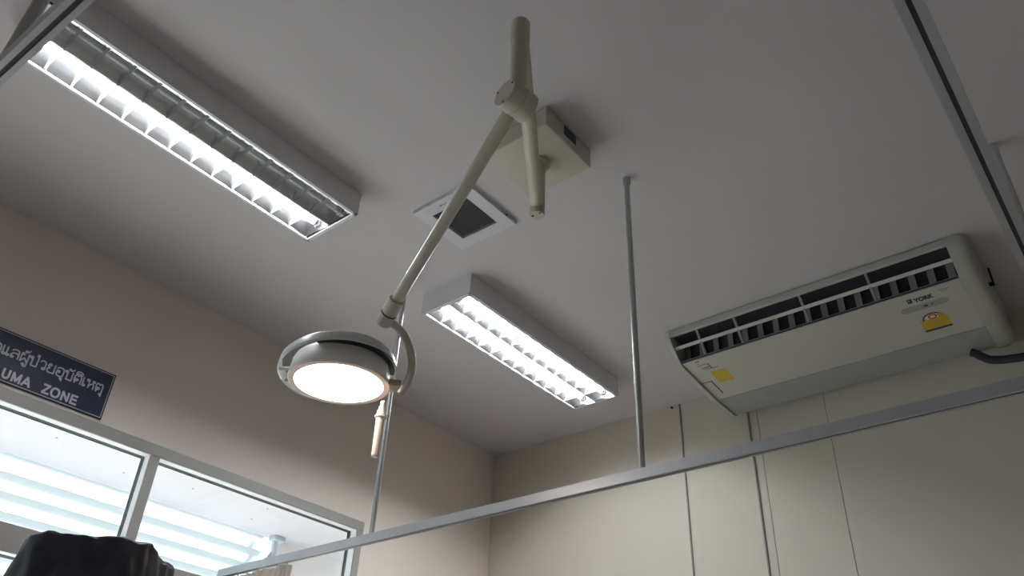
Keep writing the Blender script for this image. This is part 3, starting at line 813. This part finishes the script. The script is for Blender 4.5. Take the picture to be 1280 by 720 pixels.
TH = {
 'ด': (.72, [C_(.27, .40), [(.20, .32), (.14, 0)], K_((.14, 0), (.07, .35), (.07, .7), (.17, .93), (.33, 1), (.50, .93), (.6, .7), (.6, 0))]),
 'ต': (.72, [C_(.27, .40), [(.20, .32), (.14, 0)], K_((.14, 0), (.07, .35), (.07, .7), (.12, .92), (.22, .98), (.33, .86), (.44, .98), (.55, .92), (.6, .7), (.6, 0))]),
 'แ': (.62, E_(0) + E_(.29)), 'เ': (.36, E_(0)),
 'ล': (.72, [K_((.08, .78), (.17, .95), (.35, 1), (.52, .93), (.6, .72), (.6, 0)), K_((.6, .40), (.48, .57), (.28, .58), (.10, .42), (.07, .2)), C_(.17, .12)]),
 'ผ': (.72, [C_(.17, .89), [(.07, .88), (.07, 0), (.33, .48), (.6, 0), (.6, 1)]]),
 'พ': (.72, [C_(.10, .89), [(.16, .85), (.12, 0), (.33, .70), (.55, 0), (.62, 1)]]),
 'ป': (.74, [C_(.10, .89), [(.19, .88), (.19, 0), (.6, 0), (.6, 1.42)]]),
 'บ': (.74, [C_(.10, .89), [(.19, .88), (.19, 0), (.6, 0), (.6, 1)]]),
 'ว': (.62, [K_((.08, .80), (.18, .96), (.33, .99), (.47, .88), (.5, .65), (.5, .12)), C_(.40, .12)]),
 'ย': (.72, [C_(.22, .89), K_((.12, .88), (.09, .68), (.22, .52), (.10, .40), (.08, .15), (.20, 0), (.34, 0)), [(.34, 0), (.6, 0), (.6, 1)]]),
 'อ': (.72, [C_(.20, .50), K_((.10, .50), (.08, .2), (.20, .02), (.34, 0), (.50, .02), (.6, .2), (.6, .78), (.50, .97), (.33, 1), (.16, .95), (.08, .80))]),
 'ห': (.74, [C_(.10, .89), [(.19, .88), (.19, 0)], K_((.19, .15), (.32, .45), (.50, .60), (.6, .42), (.6, 0)), [(.49, .60), (.50, .80)], C_(.57, .89, .09)]),
 'น': (.74, [C_(.10, .89), [(.19, .88), (.19, 0), (.52, .10)], C_(.62, .10, .09), [(.60, .19), (.60, 1)]]),
 'ท': (.74, [C_(.10, .89), [(.19, .88), (.19, 0)], K_((.19, .55), (.30, .90), (.42, 1), (.55, .93), (.6, .72), (.6, 0))])}
MK = {
 '\u0e39': [C_(.36, -.24, .08), K_((.36, -.32), (.40, -.42), (.50, -.44), (.58, -.38), (.6, -.12))],
 '\u0e38': [[(.6, -.12), (.6, -.44)], C_(.52, -.20, .08)],
 '\u0e49': [C_(.34, 1.24, .07), K_((.40, 1.22), (.44, 1.30), (.48, 1.22), (.60, 1.46))],
 '\u0e48': [[(.50, 1.14), (.50, 1.42)]],
 '\u0e31': [C_(.32, 1.22, .07), K_((.36, 1.15), (.50, 1.16), (.66, 1.38))],
 '\u0e34': [K_((.10, 1.13), (.18, 1.32), (.36, 1.40), (.56, 1.32), (.64, 1.13)), [(.10, 1.13), (.64, 1.13)]],
 '\u0e35': [K_((.10, 1.13), (.18, 1.32), (.36, 1.40), (.56, 1.32), (.64, 1.13)), [(.10, 1.13), (.64, 1.13), (.64, 1.42)]],
 '\u0e37': [K_((.10, 1.13), (.18, 1.32), (.36, 1.40), (.50, 1.34), (.64, 1.13)), [(.10, 1.13), (.64, 1.13), (.64, 1.42)], [(.52, 1.3), (.52, 1.44)]]}
LT = {
 'T': (.78, [[(.0, .95), (.62, .95)], [(.31, .95), (.31, 0)]]),
 'R': (.84, [[(.08, 0), (.08, .95), (.40, .95), (.56, .88), (.60, .72), (.56, .56), (.40, .48), (.08, .48)], [(.36, .48), (.62, 0)]]),
 'A': (.84, [[(.0, 0), (.33, .95), (.66, 0)], [(.12, .30), (.54, .30)]]),
 'U': (.84, [[(.08, .98), (.08, .32), (.16, .10), (.33, .03), (.50, .10), (.58, .32), (.58, .98)]]),
 'M': (.98, [[(.08, 0), (.08, .95), (.40, .10), (.72, .95), (.72, 0)]]),
 'Z': (.76, [[(.04, .94), (.58, .94), (.04, .06), (.60, .06)]]),
 'O': (.94, [K_((.38, .95), (.20, .90), (.07, .70), (.05, .48), (.07, .26), (.20, .06), (.38, .02), (.56, .06), (.69, .26), (.71, .48), (.69, .70), (.56, .90), (.38, .95))]),
 'N': (.84, [[(.08, 0), (.08, .95), (.60, .05), (.60, .98)]]),
 'E': (.74, [[(.58, .94), (.08, .94), (.08, .06), (.60, .06)], [(.08, .51), (.54, .51)]])}
def sign_text(text, ya, yb, zb, height, sw):
    strokes = []; x = 0; last = 0
    for c in text:
        if c in MK:
            dx = -.10 if (text[max(0, text.index(c) - 1)] == 'ป' and c == '\u0e48') else 0
            dy = .42 if c in '\u0e49\u0e48' and prev in ('\u0e37', '\u0e35') else 0
            strokes += [[(p + last + dx, q + dy) for p, q in st] for st in MK[c]]
        else:
            adv, g = (TH.get(c) or LT.get(c)); last = x
            strokes += [[(p + x, q) for p, q in st] for st in g]; x += adv
        prev = c
    k = (yb - ya) * S / (x - .10); bm = bmesh.new(); xx = sx + .0068; cnt = 0
    P = lambda p: Vector((xx, ya * S + p[0] * k, zb * S + CZ + p[1] * height))
    for st in strokes:
        pts = [P(p) for p in st]
        for a, b in zip(pts, pts[1:]):
            cnt += 1; d = .0011 + .00004 * (cnt % 9)
            n = (b - a).normalized().cross(Vector((1, 0, 0))) * sw; e = (b - a).normalized() * sw * .45
            prism(bm, [a - e + n, b + e + n, b + e - n, a - e - n], (d, 0, 0))
    return obj('lettering', bm, 'signink', sg)
sign_text('\u0e1e\u0e37\u0e49\u0e19\u0e17\u0e35\u0e48\u0e14\u0e39\u0e41\u0e25\u0e1c\u0e39\u0e49\u0e1b\u0e48\u0e27\u0e22\u0e2d\u0e38\u0e1a\u0e31\u0e15\u0e34\u0e40\u0e2b\u0e15\u0e38', .341, .6095, .7085, .037, .0027)
sign_text('TRAUMA', .378, .4815, .6660, .0385, .0042)
sign_text('ZONE', .5035, .5715, .6660, .0385, .0042)

# ------------------------------------------------------------------ black plastic covered equipment
bc = Vector((-1.243 * S, .560 * S, 0)); ztop = .3375 * S + CZ
rt = Vector((.753, .658, 0)); bk = Vector((-.658, .753, 0))
eq = thing('covered_equipment', 'tall stand wrapped in a crumpled black plastic bag in front of the window', 'bag', (bc.x, bc.y, 0))
bm = bmesh.new(); NA = 96; NR = 40; rings = []
random.seed(2)
for j in range(NR + 1):
    f = j / NR
    if f < .30:   # top cap
        g = f / .30; sc = math.sin(g * math.pi / 2) ** .55 if g > 0 else 0; z = ztop - .012 * g ** 3
        flare = 1
    else:
        g = (f - .30) / .70; sc = 1; z = ztop - .014 - .62 * g; flare = 1 + .20 * min(1, g * 2.2)
    row = []
    for i in range(NA):
        t = 2 * math.pi * i / NA; c_, s_ = math.cos(t), math.sin(t)
        ex = 5.0
        rr = (abs(c_) ** ex + abs(s_) ** ex) ** (-1 / ex)
        px = .195 * rr * c_ * sc * flare; py = .135 * rr * s_ * sc * flare
        p = bc + rt * px + bk * py; p.z = z
        nz = noise.noise(Vector((t * 2.2 if False else c_ * 3, s_ * 3, z * 3.0)))
        fold = math.sin(t * 11 + 3 * noise.noise(Vector((c_, s_, z * 4)))) * .010 * (0 if f < .28 else min(1, (f - .28) * 3))
        out = (rt * c_ + bk * s_) * (nz * .016 * sc + fold)
        p += out
        p += (rt * c_ + bk * s_) * sc * (.012 * noise.noise(Vector((px * 20, py * 20, z * 9))) + .009 * abs(noise.noise(Vector((px * 45, py * 45, z * 12)))))
        p.z += .020 * noise.noise(Vector((px * 14, py * 14, 1))) + .008 * noise.noise(Vector((px * 30, py * 30, z * 10)))
        p.z -= .028 * max(0, px / .195) ** 3 * sc + .010 * max(0, -px / .195) ** 4
        row.append(bm.verts.new(p))
    rings.append(row)
for A, B in zip(rings, rings[1:]):
    for i in range(NA): bm.faces.new((A[i], A[(i + 1) % NA], B[(i + 1) % NA], B[i]))
bmesh.ops.remove_doubles(bm, verts=bm.verts, dist=1e-4)
obj('plastic_bag', bm, 'bag', eq, True)
bm = bevbox((-.13, -.08, ztop - .45), (.13, .08, ztop - .06), .01); bm.transform(basis((bc.x, bc.y, 0), rt, bk, (0, 0, 1))); obj('cabinet', bm, 'grey', eq)
bm = bmesh.new(); tube(bm, (bc.x, bc.y, .03), (bc.x, bc.y, ztop - .44), .02, n=16); obj('pole', bm, 'alu', eq, True)
bm = bmesh.new(); lathe(bm, (bc.x, bc.y, 0), (0, 0, 1), [(0, .22), (.02, .22), (.035, .05)], 32); obj('base', bm, 'alu', eq, True)
